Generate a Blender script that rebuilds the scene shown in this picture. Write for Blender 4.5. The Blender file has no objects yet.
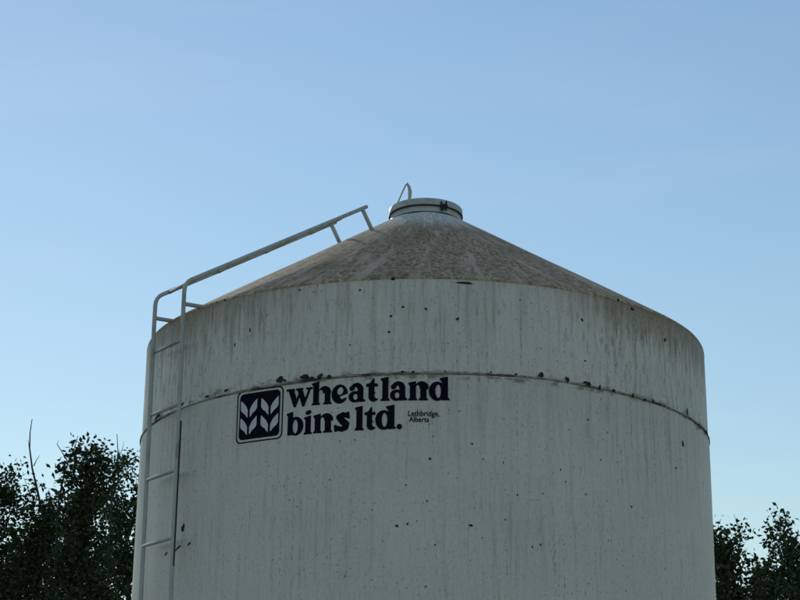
import bpy, bmesh, math, random
import numpy as np
from mathutils import Vector, Matrix
random.seed(7); rng = np.random.default_rng(7)
S = bpy.context.scene; COL = S.collection; RAD = math.radians

# ------------------------------------------------------------------ camera, sky, sun, exposure
cam_d = bpy.data.cameras.new('camera'); cam = bpy.data.objects.new('camera', cam_d); COL.objects.link(cam)
cam_d.sensor_width = 36; cam_d.lens = 1684/800*36; cam_d.clip_end = 6000
right = Vector((0.99986585, 0.01217012, 0.01096257)); up = Vector((-0.00669529, -0.30714712, 0.95163849)); fwd = Vector((-0.01494868, 0.95158422, 0.30702443))
m = Matrix((right, up, -fwd)).transposed().to_4x4(); m.translation = (0, -12.56, 1.6)
cam.matrix_world = m; S.camera = cam

SUN_EL, SUN_AZ = 26.0, -19.0            # azimuth from the view direction (+y), to the right positive
w = bpy.data.worlds.new('World'); S.world = w; w.use_nodes = True
nt = w.node_tree; nt.nodes.clear()
sky = nt.nodes.new('ShaderNodeTexSky'); sky.sky_type = 'NISHITA'; sky.sun_disc = False
sky.sun_elevation = RAD(SUN_EL); sky.sun_rotation = RAD(SUN_AZ)
sky.air_density = 1.7; sky.dust_density = 0.035; sky.ozone_density = 4.4; sky.altitude = 0
bg = nt.nodes.new('ShaderNodeBackground'); bg.inputs[1].default_value = 0.109
out = nt.nodes.new('ShaderNodeOutputWorld')
tc = nt.nodes.new('ShaderNodeTexCoord'); mp = nt.nodes.new('ShaderNodeMapping'); mp.inputs['Scale'].default_value = (3, 3, 16); mp.inputs['Location'].default_value = (.3, .2, 0)
ns = nt.nodes.new('ShaderNodeTexNoise'); ns.inputs['Scale'].default_value = 1.3; ns.inputs['Detail'].default_value = 6; ns.inputs['Distortion'].default_value = .6
mr = nt.nodes.new('ShaderNodeMapRange'); mr.interpolation_type = 'SMOOTHSTEP'
for k_, v_ in zip(('From Min', 'From Max', 'To Min', 'To Max'), (.45, .85, .045, .12)): mr.inputs[k_].default_value = v_
mx = nt.nodes.new('ShaderNodeMix'); mx.data_type = 'RGBA'; mx.inputs[7].default_value = (7, 7.4, 7.8, 1)      # thin high cloud
nt.links.new(tc.outputs['Generated'], mp.inputs[0]); nt.links.new(mp.outputs[0], ns.inputs['Vector']); nt.links.new(ns.outputs['Fac'], mr.inputs['Value'])
nt.links.new(mr.outputs[0], mx.inputs[0]); nt.links.new(sky.outputs[0], mx.inputs[6])
nt.links.new(mx.outputs[2], bg.inputs[0]); nt.links.new(bg.outputs[0], out.inputs[0])

sl = bpy.data.lights.new('sun', 'SUN'); sl.energy = 2.0; sl.angle = RAD(0.55); sl.color = (1, .93, .82)
so = bpy.data.objects.new('sun', sl); COL.objects.link(so)
sd = Vector((math.sin(RAD(SUN_AZ))*math.cos(RAD(SUN_EL)), math.cos(RAD(SUN_AZ))*math.cos(RAD(SUN_EL)), math.sin(RAD(SUN_EL))))
so.rotation_euler = (-sd).to_track_quat('-Z', 'Y').to_euler(); so.location = (0, 40, 30)
S.view_settings.view_transform = 'Standard'; S.view_settings.look = 'None'
S.view_settings.exposure = 0.0; S.view_settings.gamma = 1; S.view_settings.use_curve_mapping = False

# ------------------------------------------------------------------ helpers
class MB:
    def __init__(s): s.v, s.f, s.uv = [], [], []
    def tube(s, pts, rad, n=8, cap=True):
        pts = [Vector(p) for p in pts]
        if not isinstance(rad, (list, tuple)): rad = [rad]*len(pts)
        base = len(s.v); ref = None
        for i, p in enumerate(pts):
            a = pts[max(i-1, 0)]; b = pts[min(i+1, len(pts)-1)]; d = (b-a).normalized()
            if ref is None: ref = d.orthogonal().normalized()
            ref = (ref-d*ref.dot(d)).normalized(); q = d.cross(ref)
            for k in range(n):
                t = 2*math.pi*k/n; s.v.append(p+(ref*math.cos(t)+q*math.sin(t))*rad[i])
        for i in range(len(pts)-1):
            for k in range(n):
                k2 = (k+1) % n; s.f.append((base+i*n+k, base+i*n+k2, base+(i+1)*n+k2, base+(i+1)*n+k))
        if cap:
            s.f.append(tuple(base+k for k in reversed(range(n)))); s.f.append(tuple(base+(len(pts)-1)*n+k for k in range(n)))
        return s
    def box(s, c, size, ax=None):
        ax = ax or (Vector((1,0,0)), Vector((0,1,0)), Vector((0,0,1))); c = Vector(c); b = len(s.v)
        for sx, sy, sz in ((-1,-1,-1),(1,-1,-1),(1,1,-1),(-1,1,-1),(-1,-1,1),(1,-1,1),(1,1,1),(-1,1,1)):
            s.v.append(c+ax[0]*sx*size[0]/2+ax[1]*sy*size[1]/2+ax[2]*sz*size[2]/2)
        for q in ((3,2,1,0),(4,5,6,7),(0,1,5,4),(1,2,6,5),(2,3,7,6),(3,0,4,7)): s.f.append(tuple(b+i for i in q))
        return s
    def build(s, name, mat, parent=None, smooth=False):
        me = bpy.data.meshes.new(name); me.from_pydata([tuple(v) for v in s.v], [], s.f)
        if s.uv:
            l = me.uv_layers.new(name='UVMap')
            vi = np.zeros(len(me.loops), np.int32); me.loops.foreach_get('vertex_index', vi)
            l.data.foreach_set('uv', np.array(s.uv, np.float32)[vi].ravel())
        if smooth: me.polygons.foreach_set('use_smooth', [True]*len(me.polygons))
        me.materials.append(mat); me.update()
        o = bpy.data.objects.new(name, me); COL.objects.link(o)
        if parent: o.parent = parent
        return o
def lathe(prof, n=256, closed_top=False, uvscale=None):
    """profile of (r, z) turned round the z axis; the uv map holds arc length in metres and the way along the profile"""
    b = MB(); L = 0; 
    for j, (r, z) in enumerate(prof):
        if j: L += math.hypot(r-prof[j-1][0], z-prof[j-1][1])
        for i in range(n+1):
            t = -math.pi+2*math.pi*i/n
            b.v.append((r*math.sin(t), -r*math.cos(t), z)); b.uv.append((t*(uvscale or r), z if uvscale is None else L))
    for j in range(len(prof)-1):
        for i in range(n):
            a = j*(n+1)+i; b.f.append((a, a+1, a+n+2, a+n+1))
    return b
def empty(name, loc, label, cat, group=None):
    o = bpy.data.objects.new(name, None); COL.objects.link(o); o.location = loc
    o['label'] = label; o['category'] = cat
    if group: o['group'] = group
    return o

# ------------------------------------------------------------------ materials
class N:
    def __init__(s, name, rough=.6, metal=0, spec=.4):
        s.m = bpy.data.materials.new(name); s.m.use_nodes = True; s.t = s.m.node_tree
        s.b = s.t.nodes['Principled BSDF']; s.b.inputs['Roughness'].default_value = rough; s.b.inputs['Metallic'].default_value = metal
        s.b.inputs['Specular IOR Level'].default_value = spec
    def new(s, t, **k):
        n = s.t.nodes.new(t)
        for a, v in k.items(): setattr(n, a, v)
        return n
    def link(s, a, b): s.t.links.new(a, b)
    def uv(s): return s.new('ShaderNodeTexCoord').outputs['UV']
    def ob(s): return s.new('ShaderNodeTexCoord').outputs['Object']
    def mapped(s, co, scale, loc=(0,0,0)):
        n = s.new('ShaderNodeMapping'); n.inputs['Scale'].default_value = scale; n.inputs['Location'].default_value = loc; s.link(co, n.inputs[0]); return n.outputs[0]
    def noise(s, co, scale, detail=5, rough=.6, dist=0):
        n = s.new('ShaderNodeTexNoise'); n.inputs['Scale'].default_value = scale; n.inputs['Detail'].default_value = detail
        n.inputs['Roughness'].default_value = rough; n.inputs['Distortion'].default_value = dist; s.link(co, n.inputs['Vector']); return n.outputs['Fac']
    def ramp(s, fac, a, b, lo=0., hi=1.):
        n = s.new('ShaderNodeMapRange'); n.interpolation_type = 'SMOOTHSTEP'
        for k, v in zip(('From Min','From Max','To Min','To Max'), (a, b, lo, hi)): n.inputs[k].default_value = v
        s.link(fac, n.inputs['Value']); return n.outputs[0]
    def math(s, op, a, b=None, clamp=False):
        n = s.new('ShaderNodeMath', operation=op, use_clamp=clamp)
        for i, x in enumerate((a, b)):
            if x is None: continue
            if isinstance(x, (int, float)): n.inputs[i].default_value = x
            else: s.link(x, n.inputs[i])
        return n.outputs[0]
    def mix(s, fac, a, b):
        n = s.new('ShaderNodeMix', data_type='RGBA')
        for i, x in ((0, fac), (6, a), (7, b)):
            if isinstance(x, (int, float)): n.inputs[i].default_value = x
            elif isinstance(x, tuple): n.inputs[i].default_value = (*x, 1)
            else: s.link(x, n.inputs[i])
        return n.outputs[2]
    def xyz(s, co):
        n = s.new('ShaderNodeSeparateXYZ'); s.link(co, n.inputs[0]); return n.outputs
    def col(s, c):
        if isinstance(c, tuple): s.b.inputs['Base Color'].default_value = (*c, 1)
        else: s.link(c, s.b.inputs['Base Color'])
        return s
    def bump(s, h, strength=.3, dist=.01):
        n = s.new('ShaderNodeBump'); n.inputs['Strength'].default_value = strength; n.inputs['Distance'].default_value = dist
        s.link(h, n.inputs['Height']); s.link(n.outputs[0], s.b.inputs['Normal']); return s

PAINT = (.775, .745, .665)
def wall_mat(name, upper):
    k = N(name, .55); uv = k.uv(); x, y, _ = k.xyz(uv)
    fine = k.noise(k.mapped(uv, (26, 1.3, 1)), 1, 6, .65)               # thin vertical run marks
    wide = k.noise(k.mapped(uv, (5, .35, 1), (3, 1, 0)), 1, 4, .6)
    blot = k.noise(uv, 1.6, 5, .6)
    speck = k.noise(uv, 42, 3, .6); clump = k.noise(uv, 3.0, 3, .6)
    grain = k.noise(k.mapped(uv, (70, 38, 1)), 1, 4, .7); mid = k.noise(k.mapped(uv, (34, 7, 1), (9, 4, 0)), 1, 6, .75)
    c = k.mix(k.ramp(blot, .3, .7, 0, .35), PAINT, (.54, .56, .50))
    c = k.mix(k.ramp(grain, .35, .70, 0, .30), c, (.40, .41, .37))
    amt = .58 if upper else .36
    patch = k.ramp(k.noise(k.mapped(uv, (1.1, .9, 1), (2, 7, 0)), 1, 3, .6), .38, .62, .35, 1)
    c = k.mix(k.math('MULTIPLY', k.math('MULTIPLY', k.ramp(fine, .48, .74), patch), amt), c, (.20, .205, .18))
    c = k.mix(k.math('MULTIPLY', k.math('MULTIPLY', k.ramp(mid, .52, .68), patch), amt*.9), c, (.19, .19, .165))
    c = k.mix(k.math('MULTIPLY', k.ramp(wide, .52, .80), amt*.45), c, (.27, .26, .22))
    if upper:
        side = k.math('ADD', k.ramp(x, -.5, -2.4), k.ramp(x, .75, 1.7, 0, 1), True)
        h = k.math('ADD', y, k.math('MULTIPLY', k.math('SUBTRACT', fine, .5), 1.3))
        top = k.ramp(h, 4.75, 5.20)                                     # dirt washed down from the eave
        c = k.mix(k.math('MULTIPLY', k.math('MULTIPLY', top, k.math('ADD', side, .12)), .75), c, (.19, .14, .085))
        c = k.mix(k.math('MULTIPLY', k.math('MULTIPLY', k.ramp(mid, .50, .62), k.ramp(y, 4.5, 5.1, .5, 1)), k.math('MULTIPLY', side, .62)), c, (.13, .10, .07))
        low = k.math('MULTIPLY', k.ramp(k.math('ADD', y, k.math('MULTIPLY', k.math('SUBTRACT', mid, .5), .5)), 4.80, 5.10), side)
        c = k.mix(k.math('MULTIPLY', low, .78), c, k.mix(k.ramp(grain, .38, .62), (.21, .155, .10), (.43, .34, .235)))
        edge = k.ramp(k.math('ADD', y, k.math('MULTIPLY', k.math('SUBTRACT', mid, .5), .16)), 5.07, 5.12)
        c = k.mix(k.math('MULTIPLY', edge, k.math('ADD', k.math('MULTIPLY', side, .6), .12)), c, (.25, .175, .10))
    else:
        top = k.ramp(k.math('ADD', y, k.math('MULTIPLY', k.math('SUBTRACT', fine, .5), 1.5)), 3.9, 4.46)
        c = k.mix(k.math('MULTIPLY', top, .14), c, (.24, .23, .19))
    dots = k.math('MULTIPLY', k.ramp(k.noise(k.mapped(uv, (48, .8, 1), (4, 9, 0)), 1, 3, .6), .60, .68), k.ramp(k.noise(k.mapped(uv, (60, 24, 1), (7, 2, 0)), 1, 3, .7), .44, .60))
    c = k.mix(k.math('MULTIPLY', dots, .55), c, (.16, .155, .14))                                # broken thin runs
    near = k.ramp(k.math('ABSOLUTE', k.math('SUBTRACT', y, 4.465 if upper else 4.45)), .05 if upper else .03, .0)
    c = k.mix(k.math('MULTIPLY', k.math('MULTIPLY', near, k.ramp(k.noise(k.mapped(uv, (9, 14, 1), (1, 3, 0)), 1, 6, .75), .48, .60)), .75), c, (.11, .095, .075))
    sp = k.math('MULTIPLY', k.ramp(speck, .622, .69), k.ramp(clump, .34, .58))
    c = k.mix(k.math('MULTIPLY', sp, .85), c, (.10, .095, .085))
    k.col(c).bump(k.noise(uv, 2.2, 3, .5), .25, .02)
    return k.m
WALL_UP, WALL_LO = wall_mat('paint_upper_tier', True), wall_mat('paint_lower_tier', False)

k = N('seam_dirt', .85); uv = k.uv(); x, y, _ = k.xyz(uv)
a = k.noise(k.mapped(uv, (16, 60, 1)), 1, 6, .7); b_ = k.noise(k.mapped(uv, (3.2, 6, 1)), 1, 4, .6)
c = k.mix(k.ramp(a, .42, .62), (.42, .42, .38), (.16, .135, .105)); c = k.mix(k.ramp(b_, .49, .60), c, (.06, .052, .044))
k.col(c).bump(a, .8, .01); SEAM = k.m

k = N('roof_dirt', .9, spec=.2); uv = k.uv(); x, y, _ = k.xyz(uv)
rad = k.noise(k.mapped(uv, (11, .9, 1)), 1, 6, .65, .3); mott = k.noise(k.mapped(uv, (52, 17, 1)), 1, 6, .75); big = k.noise(k.mapped(uv, (3.0, .8, 1), (5, 2, 0)), 1, 4, .6)
clot = k.noise(k.mapped(uv, (24, 9, 1), (2, 5, 0)), 1, 6, .72)
c = k.mix(k.ramp(mott, .36, .66), (.23, .155, .085), (.72, .56, .385))
c = k.mix(k.math('MULTIPLY', k.ramp(clot, .50, .64), .75), c, (.20, .135, .075))
c = k.mix(k.math('MULTIPLY', k.math('MULTIPLY', k.ramp(rad, .50, .64), k.ramp(mott, .68, .40)), .90), c, (.74, .61, .46))      # paler runs down the slope
c = k.mix(k.math('MULTIPLY', k.ramp(big, .48, .70), .55), c, (.19, .12, .066))
apex = k.ramp(k.math('ADD', y, k.math('MULTIPLY', k.math('SUBTRACT', rad, .5), 1.5)), .66, .12)   # paint still showing round the hatch
apex = k.math('MULTIPLY', apex, k.ramp(clot, .60, .46, .40, 1))
core = k.math('MULTIPLY', k.ramp(k.math('ABSOLUTE', k.math('ADD', x, k.math('MULTIPLY', k.math('SUBTRACT', big, .5), 1.2))), 1.0, .15), k.ramp(y, .15, .55))
c = k.mix(k.math('MULTIPLY', core, .20), c, (.13, .085, .05))                                # the heaviest grime lies on the near slope
c = k.mix(apex, c, (.76, .745, .68))
k.col(c).bump(mott, .5, .02); ROOF = k.m

k = N('white_metal', .5); ob = k.ob(); n1 = k.noise(ob, 9, 5, .65)
k.col(k.mix(k.ramp(n1, .45, .72, 0, .6), (.50, .54, .53), (.24, .22, .19))).bump(n1, .2, .004); LID = k.m
k = N('rail_paint', .7, spec=.2); ob = k.ob(); n1 = k.noise(k.mapped(ob, (20, 20, 6)), 1, 5, .65)
k.col(k.mix(k.ramp(n1, .5, .7, 0, .6), (.47, .49, .475), (.23, .205, .18))); RAIL = k.m
k = N('navy_print', .8, spec=.08); uvn = k.noise(k.ob(), 60, 4, .65); k.col(k.mix(k.ramp(uvn, .62, .74, 0, .4), (.006, .006, .016), (.10, .11, .12))); NAVY = k.m
k = N('leaf_print', .5); uvn = k.noise(k.ob(), 40, 4, .65); k.col(k.mix(k.ramp(uvn, .5, .75), (.64, .62, .70), (.48, .48, .52))); PALE = k.m
k = N('rust', .9, spec=.2); uvn = k.noise(k.ob(), 70, 4, .7); k.col(k.mix(k.ramp(uvn, .4, .65), (.016, .014, .013), (.095, .06, .042))).bump(uvn, .6, .004); RUST = k.m
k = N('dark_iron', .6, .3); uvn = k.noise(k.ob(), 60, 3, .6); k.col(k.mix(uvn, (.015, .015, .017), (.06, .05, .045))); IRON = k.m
k = N('concrete', .9); uvn = k.noise(k.ob(), 5, 6, .65); k.col(k.mix(uvn, (.26, .25, .23), (.40, .39, .36))).bump(uvn, .4, .01); CONC = k.m
k = N('dry_grass', .95, spec=.1); ob = k.ob(); g1 = k.noise(ob, .15, 6, .65); g2 = k.noise(ob, 6, 6, .7)
k.col(k.mix(k.ramp(g2, .35, .65), k.mix(g1, (.07, .085, .03), (.17, .14, .075)), (.12, .11, .06))).bump(g2, .7, .05); GRASS = k.m
k = N('bark', .95, spec=.1); ob = k.ob(); b1 = k.noise(k.mapped(ob, (18, 18, 4)), 1, 5, .65); k.col(k.mix(b1, (.05, .042, .035), (.15, .13, .11))).bump(b1, .6, .02); BARK = k.m
k = N('dead_bark', .95, spec=.1); ob = k.ob(); b1 = k.noise(k.mapped(ob, (18, 18, 4)), 1, 5, .65); k.col(k.mix(b1, (.05, .047, .043), (.10, .096, .09))); DEAD = k.m
def leaf_mat(name, a, b):
    k = N(name, .7, spec=.15); g = k.new('ShaderNodeNewGeometry'); k.col(k.mix(g.outputs['Random Per Island'], a, b)); return k.m
LEAF_A = leaf_mat('leaf_dark', (.020, .035, .014), (.055, .084, .032)); LEAF_B = leaf_mat('leaf_green', (.022, .040, .015), (.066, .10, .036))

# ------------------------------------------------------------------ ground
b = MB(); nG = 60; ext = 1500.
for j in range(nG+1):
    for i in range(nG+1):
        X = ((i/nG*2-1)**3)*ext; Y = ((j/nG*2-1)**3)*ext
        b.v.append((X, Y, .12*math.sin(X*.11)*math.sin(Y*.13+1) if 6 < math.hypot(X, Y) < 200 else 0))
for j in range(nG):
    for i in range(nG): a = j*(nG+1)+i; b.f.append((a, a+1, a+nG+2, a+nG+1))
o = b.build('ground', GRASS, None, True); o['kind'] = 'structure'
o = lathe([(2.5, -.2), (2.5, .11), (2.46, .14), (0.0, .14)], 96).build('concrete_pad', CONC); o['kind'] = 'structure'

# ------------------------------------------------------------------ the grain bin
R = 2.13; RL = R+.007; ZE = 5.128
BIN = empty('grain_bin', (0, 0, .14), 'tall round white steel grain bin with a dirty cone roof and dark blue lettering', 'grain bin')
def P(o): o.parent = BIN; o.matrix_parent_inverse = Matrix.Translation((0, 0, -.14)); return o
def zseam(t):
    xs = [-180,-100,-66.5,-54,-44,-35,-24,-15,1,8,20,31,45,58,74,100,180]; zs = [4.44,4.41,4.412,4.417,4.425,4.434,4.445,4.456,4.467,4.470,4.470,4.464,4.456,4.452,4.447,4.44,4.44]
    return float(np.interp(math.degrees(t), xs, zs))
def shell(name, r, z0, z1, mat, nz):
    b = MB(); n = 288
    for j in range(nz+1):
        for i in range(n+1):
            t = -math.pi+2*math.pi*i/n
            a0 = z0(t); a1 = z1(t); z = a0+(a1-a0)*j/nz
            rr = r+(.0022*math.sin(5*t+1.3*z)+.0016*math.sin(11*t-2.1*z+1))*min(1, max(0, (ZE-.02-z)*4))     # plate is never quite round
            b.v.append((rr*math.sin(t), -rr*math.cos(t), z)); b.uv.append((t*R, z))
    for j in range(nz):
        for i in range(n): a = j*(n+1)+i; b.f.append((a, a+1, a+n+2, a+n+1))
    return P(b.build(name, mat, None, True))
shell('lower_tier', RL, lambda t: .142, lambda t: zseam(t)+.004, WALL_LO, 24)
shell('upper_tier', R, zseam, lambda t: ZE-.012, WALL_UP, 10)
b = MB(); n = 720; prof = [(.0075, -.002), (.011, 0), (.0135, .003), (.0135, .010), (.008, .015), (.0, .018)]
for j, (dr, dz) in enumerate(prof):
    for i in range(n+1):
        t = -math.pi+2*math.pi*i/n; q = .5*math.sin(23*t)*math.sin(57*t+2)+.25*math.sin(171*t)
        rr = R+dr*(1+.16*q); z = zseam(t)+dz*(1+.22*q)-(.002 if j == 0 else 0)
        b.v.append((rr*math.sin(t), -rr*math.cos(t), z)); b.uv.append((t*R, dz+j*.004))
for j in range(len(prof)-1):
    for i in range(n): a = j*(n+1)+i; b.f.append((a, a+1, a+n+2, a+n+1))
P(b.build('seam_joint', SEAM, None, True))
SL = (6.283-ZE)/(R-.287)
prof = [(.262, 6.283+.025*SL)] + [(.287+(R-.04-.287)*q, 6.283-(R-.04-.287)*q*SL) for q in np.linspace(0, 1, 22)] + [(R-.012, ZE+.005), (R-.004, ZE-.001), (R-.0002, ZE-.008), (R+.0012, ZE-.016)]
rb = MB(); n = 288; L = 0
for j, (r, z) in enumerate(prof):
    for i in range(n+1):
        t = -math.pi+2*math.pi*i/n; wob = .003*math.sin(7*t+3*r)*math.sin(3*r)
        rb.v.append((r*math.sin(t), -r*math.cos(t), z+wob)); rb.uv.append((t*1.1, (r-.287)*1.187))
for j in range(len(prof)-1):
    for i in range(n): a = j*(n+1)+i; rb.f.append((a, a+n+1, a+n+2, a+1))
P(rb.build('roof_cone', ROOF, None, True))

# hatch: collar, painted shadow ring at its foot, dark gasket line, lid, latch, handle
P(lathe([(.283, 6.26), (.283, 6.345), (.276, 6.348)], 96).build('hatch_collar', LID, None, True))
P(lathe([(.2835, 6.276), (.291, 6.278), (.291, 6.288), (.2835, 6.293)], 96).build('collar_shadow_ring', IRON))  # dark ring stands in for the shadow line where collar meets cone
lid = P(lathe([(.279, 6.344), (.291, 6.345), (.293, 6.349), (.293, 6.392), (.290, 6.399), (.20, 6.412), (.0, 6.418)], 96).build('hatch_lid', LID, None, True))
P2 = lambda o, par: (setattr(o, 'parent', par), setattr(o, 'matrix_parent_inverse', Matrix.Identity(4)), o)[2]
P2(lathe([(.2835, 6.336), (.2955, 6.337), (.2955, 6.345), (.2935, 6.347)], 96).build('lid_gasket', IRON), lid)
t = RAD(28); rd = Vector((math.sin(t), -math.cos(t), 0)); tg = Vector((math.cos(t), math.sin(t), 0)); up_ = Vector((0, 0, 1)); ax = (tg, rd, up_)
b = MB().box(rd*.297+up_*6.338, (.022, .012, .040), ax)
for q in (-1, 1): b.box(rd*.300+tg*.022*q+up_*(6.342+.004*q), (.008, .014, .078), ax)
b.tube([rd*.306-tg*.030+up_*6.346, rd*.306+tg*.030+up_*6.346], .006, 8); b.tube([rd*.307-tg*.010+up_*6.302, rd*.311+tg*.002+up_*6.335], .006, 6)
P2(b.build('latch', IRON), lid)
hb = MB().tube([(-.236, -.05, 6.395), (-.221, -.05, 6.455), (-.165, -.05, 6.595), (-.150, -.05, 6.612)], .0065, 8)
P2(hb.build('handle_bar', RAIL), lid)
hp = MB(); pr = [(0, 0), (.018, .02), (.030, .055), (.032, .085), (.022, .115), (.004, .155), (-.006, .150)]
prof2 = [(-.128, 6.40), (-.122, 6.465), (-.114, 6.505), (-.112, 6.545), (-.124, 6.585), (-.149, 6.620)]
inn = [(-.146, 6.40), (-.144, 6.465), (-.142, 6.505), (-.142, 6.545), (-.147, 6.580), (-.155, 6.606)]
for y in (-.065, -.035):
    for q in prof2: hp.v.append((q[0], y, q[1]))
    for q in inn: hp.v.append((q[0], y, q[1]))
M6 = len(prof2)
for i in range(M6-1):
    A, Bq = i, M6+i; o2 = 2*M6
    hp.f += [(A, A+1, Bq+1, Bq), (o2+Bq, o2+Bq+1, o2+A+1, o2+A), (A+o2, A+1+o2, A+1, A), (Bq, Bq+1, Bq+1+o2, Bq+o2)]
hp.f += [(M6-1, 2*M6-1, 4*M6-1, 3*M6-1), (0, 2*M6, 3*M6, M6)]
P2(hp.build('handle_plate', RAIL), lid)

# ladder
th = RAD(-53.4); rdl = Vector((math.sin(th), -math.cos(th), 0)); tgl = Vector((math.cos(th), math.sin(th), 0))
LR = 2.235; HW = .212; beta = math.atan(SL); beta2 = beta-RAD(.9); slope = -rdl*math.cos(beta2)+up_*math.sin(beta2); nrm = rdl*math.sin(beta)+up_*math.cos(beta)
LAD = MB()
ladder = bpy.data.objects.new('ladder', None); COL.objects.link(ladder); P(ladder)
def rail(side, name):
    base = rdl*LR+tgl*HW*side
    foot = base-rdl*.03; top = base+up_*5.20
    pts = [foot+up_*.3, foot+up_*2, base-rdl*.012+up_*4, top-up_*.1]
    c0 = base+up_*5.285                                           # corner of the bend
    for q in (0, .25, .5, .75, 1):
        a = c0-up_*.06; e = c0+slope*.06; pts.append(a*(1-q)**2+c0*2*q*(1-q)+e*q*q)
    pts.append(c0+slope*1.2); pts.append(c0+slope*1.775)
    return P2(MB().tube(pts, .0150, 10).build(name, RAIL, None, True), ladder)
rail(1, 'rail'); rail(-1, 'rail')
for z in [4.42+.457*i for i in range(-8, 2)]:
    P2(MB().tube([rdl*(LR-.012)-tgl*HW+up_*z, rdl*(LR-.012)+tgl*HW+up_*z], .0125, 8).build('rung', RAIL, None, True), ladder)
c0 = rdl*LR+up_*5.285
for q in (.12, .58, 1.04, 1.50):
    a = c0+slope*q-nrm*.006
    P2(MB().tube([a-tgl*HW, a+tgl*HW], .0125, 8).build('rung', RAIL, None, True), ladder)
for side in (-1, 1):
    a = rdl*LR+tgl*HW*side
    P2(MB().tube([a+up_*5.13, a-rdl*.24+up_*5.14], .0155, 8).build('roof_bracket', RAIL, None, True), ladder)
    for z in (1.2, 2.6):
        P2(MB().box(a-rdl*.072+up_*z, (.03, .135, .006), (tgl, rdl, up_)).build('wall_bracket', RAIL), ladder)
    for q in (1.725,):
        a2 = c0+slope*q+tgl*HW*side
        P2(MB().tube([a2, a2-nrm*.225], .0155, 8).build('roof_strut', RAIL, None, True), ladder)
P2(MB().tube([rdl*(LR-.02)+tgl*(HW+.016)+up_*z for z in (3.32, 3.8, 4.30)], .006, 6).build('dark_rod', IRON), ladder)  # added dark rod, stands in for a dark line beside the near rail

# ------------------------------------------------------------------ print on the bin: shapes as distance fields, contoured into meshes wrapped round the wall
def contour(f, x0, x1, y0, y1, h):
    nx = int((x1-x0)/h)+3; ny = int((y1-y0)/h)+3
    xs = x0-h+np.arange(nx)*h; ys = y0-h+np.arange(ny)*h
    X, Y = np.meshgrid(xs, ys); D = f(X, Y); V, F, vid = [], [], {}
    def vert(key, p):
        if key not in vid: vid[key] = len(V); V.append(p)
        return vid[key]
    ins = D < 0
    for j in range(ny-1):
        for i in range(nx-1):
            cs = ((i, j), (i+1, j), (i+1, j+1), (i, j+1)); s_ = [ins[c[1], c[0]] for c in cs]
            if not any(s_): continue
            poly = []
            for q in range(4):
                A, B = cs[q], cs[(q+1) % 4]
                if s_[q]: poly.append(vert(A, (xs[A[0]], ys[A[1]])))
                if s_[q] != s_[(q+1) % 4]:
                    da, db = D[A[1], A[0]], D[B[1], B[0]]; t = min(max(da/(da-db), .02), .98)
                    key = (min(A, B), max(A, B)); poly.append(vert(key, (xs[A[0]]+(xs[B[0]]-xs[A[0]])*t, ys[A[1]]+(ys[B[1]]-ys[A[1]])*t)))
            if len(poly) > 2: F.append(tuple(poly))
    return V, F
def ell(X, Y, cx, cy, rx, ry, rot=0):
    x = X-cx; y = Y-cy
    if rot: c, s = math.cos(rot), math.sin(rot); x, y = c*x+s*y, -s*x+c*y
    return (np.sqrt((x/rx)**2+(y/ry)**2)-1)*min(rx, ry)
def poly(X, Y, pts):
    d = np.full(X.shape, 1e9); inside = np.zeros(X.shape, bool); n = len(pts)
    for i in range(n):
        (ax_, ay), (bx, by) = pts[i], pts[(i+1) % n]; ex, ey = bx-ax_, by-ay; wx, wy = X-ax_, Y-ay
        t = np.clip((wx*ex+wy*ey)/(ex*ex+ey*ey+1e-12), 0, 1); d = np.minimum(d, np.hypot(wx-ex*t, wy-ey*t))
        cond = (ay > Y) != (by > Y); xi = ax_+(Y-ay)*(bx-ax_)/((by-ay) if abs(by-ay) > 1e-12 else 1e-12)
        inside ^= cond & (X < xi)
    return np.where(inside, -d, d)
def rect(X, Y, a, b, c, d): return poly(X, Y, [(a, c), (b, c), (b, d), (a, d)])
def caps(X, Y, pts):
    d = np.full(X.shape, 1e9)
    for (ax_, ay, ra), (bx, by, rb_) in zip(pts, pts[1:]):
        ex, ey = bx-ax_, by-ay; t = np.clip(((X-ax_)*ex+(Y-ay)*ey)/(ex*ex+ey*ey), 0, 1)
        d = np.minimum(d, np.hypot(X-ax_-ex*t, Y-ay-ey*t)-(ra+(rb_-ra)*t))
    return d
U_ = lambda *a: np.minimum.reduce(a)
cut = lambda a, *b: np.maximum.reduce([a]+[-q for q in b])
def flag(X, Y, x0, x1, y):  return poly(X, Y, [(x0, y-.15), (x0, y-.08), (x1-.04, y), (x1, y), (x1, y-.35), (x0+.12, y-.30)])
def g_l(X, Y): return U_(rect(X, Y, .08, .39, 0, 1.1), flag(X, Y, .0, .39, 1.27), poly(X, Y, [(0, 0), (.46, 0), (.46, .07), (.39, .14), (.08, .14), (0, .07)]))
def g_i(X, Y): return U_(rect(X, Y, .08, .39, 0, .8), flag(X, Y, .0, .39, .97), poly(X, Y, [(0, 0), (.46, 0), (.46, .07), (.39, .14), (.08, .14), (0, .07)]), ell(X, Y, .24, 1.13, .17, .12, .3))
def arch(X, Y, x0, x1):
    a = cut(ell(X, Y, x0+.30, .62, .36, .38), rect(X, Y, -1, x0, -1, 2), rect(X, Y, -1, 3, -1, .60))
    a = U_(a, rect(X, Y, x1-.32, x1, 0, .63)); s = ell(X, Y, x0+.09, .60, .105, .20)
    return cut(a, s), poly(X, Y, [(x1-.40, 0), (x1+.07, 0), (x1+.07, .07), (x1, .14), (x1-.32, .14), (x1-.40, .07)])
def g_n(X, Y):
    a, f = arch(X, Y, .38, .92)
    return U_(rect(X, Y, .08, .39, 0, .8), flag(X, Y, 0, .39, 1.0), a, f, poly(X, Y, [(0, 0), (.46, 0), (.46, .07), (.39, .14), (.08, .14), (0, .07)]))
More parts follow.
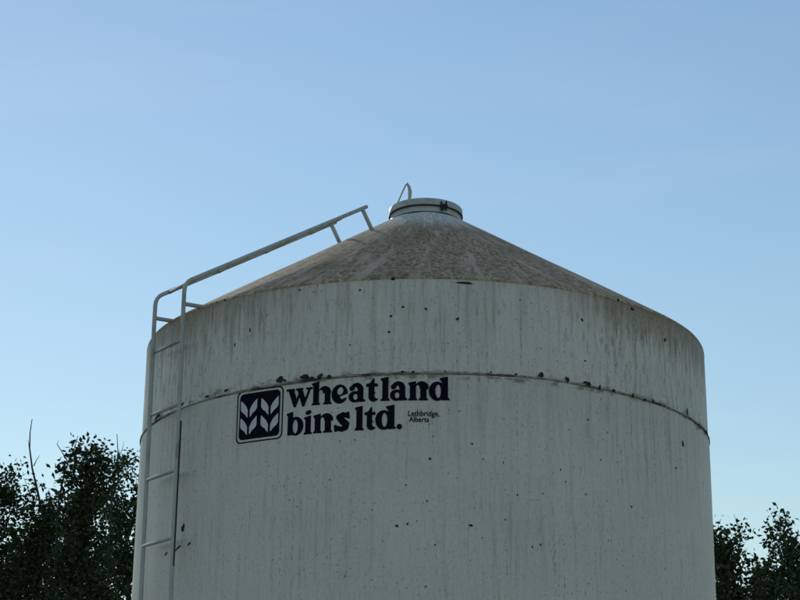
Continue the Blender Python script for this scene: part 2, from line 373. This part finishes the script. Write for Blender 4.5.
def g_h(X, Y):
    a, f = arch(X, Y, .42, 1.04)
    return U_(rect(X, Y, .08, .41, 0, 1.1), flag(X, Y, 0, .41, 1.27), a, f, poly(X, Y, [(0, 0), (.48, 0), (.48, .07), (.41, .14), (.08, .14), (0, .07)]))
def g_d(X, Y):
    return U_(cut(ell(X, Y, .43, .49, .43, .51), ell(X, Y, .47, .49, .135, .35)), rect(X, Y, .66, .97, .05, 1.1), flag(X, Y, .54, .97, 1.27), poly(X, Y, [(.66, 0), (1.05, .03), (1.05, .10), (.97, .16), (.66, .16)]))
def g_b(X, Y):
    return U_(cut(ell(X, Y, .54, .49, .43, .50), ell(X, Y, .51, .47, .135, .35)), rect(X, Y, .07, .375, .03, 1.1), flag(X, Y, 0, .375, 1.27))
def g_e(X, Y):
    a = cut(ell(X, Y, .43, .5, .43, .51), ell(X, Y, .46, .66, .15, .20, -.3), poly(X, Y, [(.42, .36), (.75, .47), (1.2, .60), (1.2, .22), (.75, .30), (.56, .22)]))
    return a
def g_a(X, Y):
    top = cut(ell(X, Y, .43, .66, .36, .36), ell(X, Y, .36, .60, .13, .19), rect(X, Y, -1, 3, -1, .60))
    bowl = cut(ell(X, Y, .33, .29, .33, .30), ell(X, Y, .37, .29, .11, .16))
    return U_(top, bowl, rect(X, Y, .48, .79, .03, .70), poly(X, Y, [(.48, 0), (.89, .02), (.89, .10), (.79, .18), (.48, .18)]), ell(X, Y, .19, .74, .15, .13), poly(X, Y, [(.3, .5), (.5, .6), (.5, .45), (.3, .42)]))
def g_t(X, Y):
    return U_(cut(U_(rect(X, Y, .13, .44, .2, 1.0), ell(X, Y, .40, .25, .27, .26)), ell(X, Y, .60, .33, .16, .18)), poly(X, Y, [(.13, .9), (.44, .9), (.44, 1.24), (.36, 1.24)]), rect(X, Y, 0, .62, .80, .97))
def g_s(X, Y):
    return U_(caps(X, Y, [(.66, .80, .12), (.45, .86, .13), (.26, .74, .155), (.42, .54, .17), (.60, .38, .175), (.58, .22, .16), (.40, .13, .13), (.14, .20, .12)]),
              poly(X, Y, [(.60, .98), (.76, 1.0), (.80, .64), (.66, .66)]), poly(X, Y, [(0, .36), (.13, .38), (.24, .04), (.03, .0)]))
def g_w(X, Y):
    return U_(poly(X, Y, [(.10, .96), (.44, .96), (.66, .28), (.58, 0), (.44, 0)]), poly(X, Y, [(.44, 0), (.58, 0), (.92, .92), (.78, .92)]),
              poly(X, Y, [(.62, .96), (.92, .96), (1.16, .28), (1.06, 0), (.93, 0)]), poly(X, Y, [(.93, 0), (1.07, 0), (1.42, .94), (1.28, .94)]),
              rect(X, Y, 0, .50, .88, 1.0), rect(X, Y, .56, .98, .88, 1.0), rect(X, Y, 1.14, 1.51, .88, 1.0))
def g_p(X, Y): return ell(X, Y, .135, .135, .14, .14)
G = dict(w=(g_w,1.51,1.0), h=(g_h,1.11,1.27), e=(g_e,.86,1.01), a=(g_a,.89,1.02), t=(g_t,.66,1.24), l=(g_l,.46,1.27), n=(g_n,.99,1.0), d=(g_d,1.05,1.27), b=(g_b,.97,1.27), i=(g_i,.46,1.25), s=(g_s,.80,1.0))
G['.'] = (g_p, .27, .27)
def wrap(V, F, name, mat, off, parent=None):
    b = MB(); b.v = [((RL+off)*math.sin(u/R), -(RL+off)*math.cos(u/R), z) for u, z in V]; b.f = F
    return b.build(name, mat)
LET = [('w',-0.925,-0.736,4.283,4.408),('h',-0.742,-0.603,4.284,4.441),('e',-0.605,-0.495,4.284,4.411),('a',-0.491,-0.380,4.287,4.416),('t',-0.376,-0.294,4.288,4.440),('l',-0.281,-0.222,4.290,4.449),
 ('a',-0.221,-0.110,4.290,4.418),('n',-0.104,0.022,4.291,4.418),('d',0.027,0.160,4.292,4.450),('b',-0.918,-0.794,4.094,4.254),('i',-0.792,-0.733,4.095,4.255),('n',-0.727,-0.594,4.097,4.226),('s',-0.585,-0.478,4.097,4.228),
 ('l',-0.447,-0.386,4.101,4.262),('t',-0.383,-0.308,4.102,4.252),('d',-0.313,-0.180,4.103,4.264),('.',-0.175,-0.141,4.103,4.137)]
cache = {}
for ch, u0, u1, z0, z1 in LET:
    f, gw, gh = G[ch]
    if ch not in cache: cache[ch] = contour(lambda X, Y: f(X, Y)+.002, -.02, gw+.02, -.02, gh+.02, .016)
    V, F = cache[ch]
    P(wrap([(u0+x/gw*(u1-u0), z0+y/gh*(z1-z0)) for x, y in V], F, 'letter', NAVY, .0016))
for txt, u0, u1, z0, zt in (('Lethbridge,', -.103, .095, 4.1885, 4.224), ('Alberta', -.098, .031, 4.1505, 4.184)):
    cu = bpy.data.curves.new('small_lettering', 'FONT'); cu.body = txt; cu.offset = .012; cu.resolution_u = 3
    to = bpy.data.objects.new('small_lettering', cu); COL.objects.link(to); bpy.context.view_layer.update()
    me = bpy.data.meshes.new_from_object(to.evaluated_get(bpy.context.evaluated_depsgraph_get())); bpy.data.objects.remove(to)
    xs = [v.co.x for v in me.vertices]; cap = .69; k0, k1 = min(xs), max(xs)
    for v in me.vertices:
        u = u0+(v.co.x-k0)/(k1-k0)*(u1-u0); z = z0+v.co.y/cap*(zt-z0); v.co = ((RL+.0016)*math.sin(u/R), -(RL+.0016)*math.cos(u/R), z)
    me.materials.clear(); me.materials.append(NAVY); o = bpy.data.objects.new('small_lettering', me); COL.objects.link(o); P(o)
# emblem
EU0, EU1, EZ0, EZ1 = -1.318, -.946, 4.083, 4.440
def rrect(X, Y, a, b, c, d, r):
    qx = np.abs(X-(a+b)/2)-(b-a)/2+r; qy = np.abs(Y-(c+d)/2)-(d-c)/2+r
    return np.hypot(np.maximum(qx, 0), np.maximum(qy, 0))+np.minimum(np.maximum(qx, qy), 0)-r
emap = lambda V: [(EU0+x*(EU1-EU0), EZ0+y*(EZ1-EZ0)) for x, y in V]
emb = bpy.data.objects.new('emblem', None); COL.objects.link(emb); P(emb)
V, F = contour(lambda X, Y: np.maximum(rrect(X, Y, 0, 1, 0, 1, .11), -rrect(X, Y, .025, .975, .025, .975, .09)), 0, 1, 0, 1, .0125); P2(wrap(emap(V), F, 'emblem_border', NAVY, .0016), emb)
V, F = contour(lambda X, Y: rrect(X, Y, .065, .935, .065, .935, .08), .06, .94, .06, .94, .03); P2(wrap(emap(V), F, 'emblem_field', NAVY, .0016), emb)
def leafshape(side, x, y):
    # a wheat leaf rising from the stalk: points relative to its foot on the stalk
    w_, h_ = .185, .385
    q = [(.018, .0), (.02, .17), (.06, .245), (.11, .30), (w_, h_-.015), (w_, h_-.20), (.15, h_-.255), (.10, .10)]
    return [(x+side*a, y+b) for a, b in q]
for xs_ in (.275, .725):
    for yb in (.13, .455):
        for sd_ in (-1, 1):
            pts = leafshape(sd_, xs_, yb)
            V, F = contour(lambda X, Y: poly(X, Y, pts)+.004, min(p[0] for p in pts), max(p[0] for p in pts), min(p[1] for p in pts), max(p[1] for p in pts), .018)
            P2(wrap(emap(V), F, 'emblem_leaf', PALE, .0032), emb)

# chips and rust: small ragged patches standing 3 mm proud, at (arc length, height) with half sizes in metres
SPOTS = [(0.1206, 5.09, 0.0483, 0.0096, 0), (0.099, 4.842, 0.0118, 0.009, 0), (-0.1041, 4.859, 0.0091, 0.0084, 0), (-0.0676, 4.919, 0.008, 0.0084, 0), (0.0027, 4.905, 0.0091, 0.0084, 0), (-0.1096, 4.751, 0.0075, 0.0073, 0), (-0.202, 5.046, 0.006, 0.0074, 0), (-0.0994, 5.113, 0.0162, 0.009, 0), (0.5116, 4.922, 0.0107, 0.0104, 0), (0.8987, 4.946, 0.0139, 0.0121, 0), (0.7237, 5.084, 0.0196, 0.0083, -0.3), (0.6604, 5.12, 0.0099, 0.0106, 0), (0.9884, 4.244, 0.0157, 0.0182, 0), (1.0218, 4.486, 0.0178, 0.022, 0), (0.5215, 4.242, 0.0062, 0.0068, 0), (0.5193, 4.642, 0.0082, 0.0063, 0), (0.6875, 3.709, 0.0141, 0.0121, 0), (-0.8503, 3.589, 0.022, 0.0246, 0), (-0.9479, 3.44, 0.0194, 0.0095, 0.3), (-0.8762, 3.458, 0.0366, 0.0088, 0.45), (-0.8129, 3.472, 0.0153, 0.0105, 0.3), (0.1378, 3.494, 0.0125, 0.0087, 0), (-0.0782, 3.485, 0.0083, 0.0087, 0), (-0.0474, 3.497, 0.0067, 0.0071, 0), (0.0175, 3.912, 0.0073, 0.0088, 0), (0.0093, 3.643, 0.0062, 0.0054, 0), (0.1428, 4.016, 0.0058, 0.0072, 0), (0.2799, 3.702, 0.0054, 0.0061, 0), (0.2372, 3.903, 0.0048, 0.0055, 0), (-0.053, 3.744, 0.0052, 0.0049, 0), (0.3509, 3.395, 0.0067, 0.0055, 0), (0.3252, 3.378, 0.0055, 0.0055, 0), (0.0335, 3.367, 0.0052, 0.0054, 0), (0.2419, 3.539, 0.0043, 0.0049, 0), (0.4214, 3.888, 0.0047, 0.0067, 0), (0.9312, 4.053, 0.0086, 0.0096, 0), (0.2963, 5.001, 0.0045, 0.0062, 0), (0.3784, 4.814, 0.0041, 0.0074, 0), (-0.2301, 4.674, 0.0049, 0.0062, 0), (-0.5825, 4.86, 0.0066, 0.0139, 0), (-0.6965, 5.117, 0.0059, 0.0118, 0), (-0.6427, 4.777, 0.0062, 0.0128, 0), (-0.4005, 5.085, 0.0083, 0.0057, 0), (0.4378, 3.813, 0.0047, 0.0056, 0), (0.5672, 3.988, 0.0045, 0.0068, 0), (-0.2837, 3.789, 0.0044, 0.0055, 0), (-0.4125, 3.677, 0.0046, 0.0067, 0), (-0.2085, 4.041, 0.0043, 0.0055, 0), (-0.4612, 4.484, 0.0313, 0.0182, 0), (-0.3709, 4.478, 0.0276, 0.0203, 0), (-0.321, 4.472, 0.0202, 0.0146, 0), (-0.2917, 4.464, 0.02, 0.0112, 0), (-0.3473, 4.467, 0.0148, 0.0084, 0), (-0.4396, 4.469, 0.0149, 0.0079, 0), (-0.8945, 4.46, 0.0291, 0.0192, 0), (-0.6646, 4.464, 0.0175, 0.0105, 0), (-0.7519, 4.453, 0.0191, 0.0106, 0), (-1.0651, 4.441, 0.0483, 0.0185, 0.2), (-0.067, 4.478, 0.0106, 0.0078, 0), (-0.0352, 4.477, 0.0105, 0.0067, 0), (0.3592, 4.5, 0.0228, 0.0146, 0), (0.4483, 4.492, 0.0155, 0.0159, 0), (0.521, 4.485, 0.0282, 0.0137, 0), (0.5667, 4.472, 0.0116, 0.0161, 0), (0.6231, 4.47, 0.0122, 0.0116, 0), (0.7056, 4.465, 0.0124, 0.0163, 0), (0.7626, 4.459, 0.0131, 0.0106, 0), (0.8037, 4.465, 0.0146, 0.0107, 0), (1.1378, 4.433, 0.0254, 0.0175, 0), (1.2423, 4.439, 0.0243, 0.0159, 0), (0.0612, 4.483, 0.0063, 0.0055, 0), (0.1988, 4.489, 0.0076, 0.0056, 0), (0.2775, 4.488, 0.0088, 0.0067, 0)]
for (t, z, hw, hh, tilt) in SPOTS:
    on_seam = abs(z-zseam(t)-.01) < .03; rr = R+(.021 if on_seam else (.0036 if z > zseam(t) else .0105))
    n = 16; V = [(t*R, z)]; ph = random.random()*6
    for q in range(n):
        a = 2*math.pi*q/n; k_ = 1+.20*math.sin(2*a+ph)+.15*math.sin(3*a+2*ph)+.10*math.sin(5*a-ph)+random.uniform(-.08, .08)
        x = hw*k_*math.cos(a); y = hh*k_*math.sin(a); V.append((t*R+x, z+y+tilt*x))
    b = MB(); b.v = [((rr+(.002 if i == 0 else -.002))*math.sin(u/R), -(rr+(.002 if i == 0 else -.002))*math.cos(u/R), zz) for i, (u, zz) in enumerate(V)]
    b.f = [(0, 1+q, 1+(q+1) % n) for q in range(n)]
    P(b.build('rust_spot', RUST))

# ------------------------------------------------------------------ trees
def make_tree(name, label, loc, H, W, n_limb, n_leaf, leaf, mat, seed, lean=0., low=.25, group=None, cat='tree'):
    r = random.Random(seed); T = empty(name, loc, label, cat, group)
    b = MB(); segs = []; tips = []
    tr = [Vector((0, 0, -.1))]
    for i in range(1, 9):
        z = H*.93*i/8; tr.append(Vector((lean*z+r.uniform(-.12, .12), r.uniform(-.12, .12), z)))
    b.tube(tr, [H*.016*(1-.93*i/8)+.006 for i in range(9)], 7)
    def at(q):
        x = q*8; i = min(int(x), 7); return tr[i].lerp(tr[i+1], x-i)
    for i in range(n_limb):
        q = low+(1-low)*(i+r.random())/n_limb; q = min(q, .985); p = at(q); a = i*2.4+r.uniform(-.5, .5)
        env = math.sin(math.pi*min(1, (1-(q-low)/(1-low))*.80+.12))**.7
        L = W*env*r.uniform(.55, 1.15)+.2; d = Vector((math.cos(a), math.sin(a), r.uniform(1.0, 2.2))).normalized()
        pts = [p]
        for s_ in range(1, 5):
            d = (d+Vector((r.uniform(-.25, .25), r.uniform(-.25, .25), r.uniform(-.05, .30)))).normalized(); pts.append(pts[-1]+d*L/4)
        b.tube(pts, [.032*(1-q*.6)*(1-.8*j/4) for j in range(5)], 5, False)
        for j in range(1, 5):
            segs.append((pts[j-1], pts[j], .30+.2*(4-j)))
            for _ in range(3):
                d2 = (d+Vector((r.uniform(-1, 1), r.uniform(-1, 1), r.uniform(-.3, .9)))).normalized(); e = pts[j]+d2*r.uniform(.2, .55)*min(1, L)
                b.tube([pts[j], e], [.008, .003], 3, False); segs.append((pts[j], e, .22)); tips.append(e)
    b.build('trunk', BARK, T)
    c = MB()
    wts = [(s[1]-s[0]).length+.12 for s in segs]
    for s in r.choices(segs, wts, k=n_leaf//12):
        q = s[0].lerp(s[1], r.random())
        cc = q+Vector((r.gauss(0, .06), r.gauss(0, .06), r.gauss(0, .06)))
        for _ in range(12):
            p = cc+Vector((r.gauss(0, .075), r.gauss(0, .075), r.gauss(0, .085))); l = leaf*r.uniform(.6, 1.25)
            d = Vector((r.gauss(0, 1), r.gauss(0, 1), r.gauss(.1, .8))).normalized(); sdv = d.orthogonal().normalized()
            sdv = (Matrix.Rotation(r.uniform(0, 6.3), 3, d) @ sdv); nn = d.cross(sdv)
            i0 = len(c.v); c.v += [p-d*l*.5, p+sdv*l*.27+nn*l*.08, p+d*l*.5, p-sdv*l*.27+nn*l*.08]; c.f += [(i0, i0+1, i0+2), (i0, i0+2, i0+3)]
    o = c.build('crown', mat, T); o['kind'] = 'stuff'
    return T
TREES = [
 ('leafy_tree', 'dark leafy tree with the tallest bushy top, left of the bin', (-4.67, 10.98, 0), 6.88, 0.66, 40, 13000, 0.085, LEAF_A, 11, 0.000, 0.22, 'trees behind the grain bin'),
 ('leafy_tree', 'lower dark leafy tree around the bare upright stem', (-5.52, 11.82, 0), 6.34, 0.80, 34, 9500, 0.085, LEAF_B, 12, 0.000, 0.22, 'trees behind the grain bin'),
 ('leafy_tree', 'dark leafy tree cut off by the left edge of the photo', (-6.41, 12.12, 0), 6.91, 0.70, 34, 10000, 0.085, LEAF_A, 13, 0.000, 0.22, 'trees behind the grain bin'),
 ('leafy_tree', 'dark leafy tree whose top shows against the left wall of the bin', (-4.62, 14.04, 0), 7.51, 0.60, 34, 9500, 0.085, LEAF_B, 14, 0.000, 0.22, 'trees behind the grain bin'),
 ('leafy_tree', 'dark leafy tree tight against the right wall of the bin', (4.09, 10.07, 0), 5.66, 0.65, 34, 10500, 0.085, LEAF_A, 15, 0.000, 0.22, 'trees behind the grain bin'),
 ('leafy_tree', 'dark leafy tree with a thin open top at the right edge of the photo', (5.05, 10.90, 0), 5.79, 0.65, 34, 11050, 0.085, LEAF_B, 16, 0.000, 0.22, 'trees behind the grain bin'),
 ('leafy_shrub', 'low dark bush filling the gap between the two trees right of the bin', (5.01, 12.95, 0), 5.35, 0.90, 30, 13600, 0.095, LEAF_A, 17, 0.000, 0.15, None),
 ('leafy_shrub', 'low dark bush under the two trees left of the bin', (-5.86, 15.84, 0), 6.31, 1.70, 44, 14500, 0.095, LEAF_A, 18, 0.000, 0.15, None),
 ('leafy_shrub', 'low dark bush in the far left corner below the thin twigs', (-6.85, 15.62, 0), 6.19, 1.50, 40, 12500, 0.095, LEAF_B, 19, 0.000, 0.15, None)]
for a in TREES: make_tree(*a)
def dead_tree(label, loc, H, lines, group):
    T = empty('dead_tree', loc, label, 'dead tree', group); b = MB()
    for i, (pts, r0) in enumerate(lines):
        o = MB().tube([Vector(p) for p in pts], [r0*(1-.75*j/(len(pts)-1)) for j in range(len(pts))], 6).build('trunk' if i == 0 else 'branch', DEAD, T)
for a in [
 ('tall bare grey stem with one side twig, against the sky at the far left', (-5.54, 11.82, 0), 0, [([(0.32, 0.3, -0.1), (0.07, 0.016, 5.463), (-0.05, -0.012, 6.161), (-0.164, -0.038, 6.557), (-0.238, -0.055, 6.807), (-0.296, -0.069, 7.104), (-0.307, -0.072, 7.346), (-0.293, -0.069, 7.545)], 0.026), ([(-0.219, -0.051, 6.838), (-0.178, -0.041, 6.946), (-0.14, -0.032, 7.008)], 0.009), ([(-0.293, -0.069, 7.074), (-0.326, -0.076, 7.224)], 0.01)], 'bare dead stems among the trees'),
 ('bare grey stem forked at the top, beside the bushiest tree left of the bin', (-5.21, 11.17, 0), 0, [([(0.263, 0.3, -0.1), (0.013, 0.003, 5.36), (-0.007, -0.001, 6.218), (0.037, 0.008, 6.584), (0.091, 0.02, 6.807), (0.161, 0.035, 7.002), (0.191, 0.041, 7.167)], 0.02), ([(0.079, 0.017, 6.777), (-0.014, -0.003, 6.919), (-0.091, -0.02, 7.032), (-0.068, -0.015, 7.093)], 0.01)], 'bare dead stems among the trees'),
 ('thin bare twigs poking up by the left wall of the bin', (-4.56, 11.82, 0), 0, [([(0.23, 0.3, -0.1), (-0.02, -0.004, 5.468), (-0.023, -0.004, 6.424), (0.011, 0.002, 6.799), (0.024, 0.004, 7.071), (-0.007, -0.001, 7.343)], 0.02), ([(0.018, 0.003, 6.92), (0.079, 0.015, 7.104), (0.101, 0.019, 7.227)], 0.009), ([(-0.015, -0.003, 6.528), (0.09, 0.017, 6.683), (0.212, 0.039, 6.809), (0.295, 0.053, 6.873)], 0.01)], 'bare dead stems among the trees')]: dead_tree(*a)
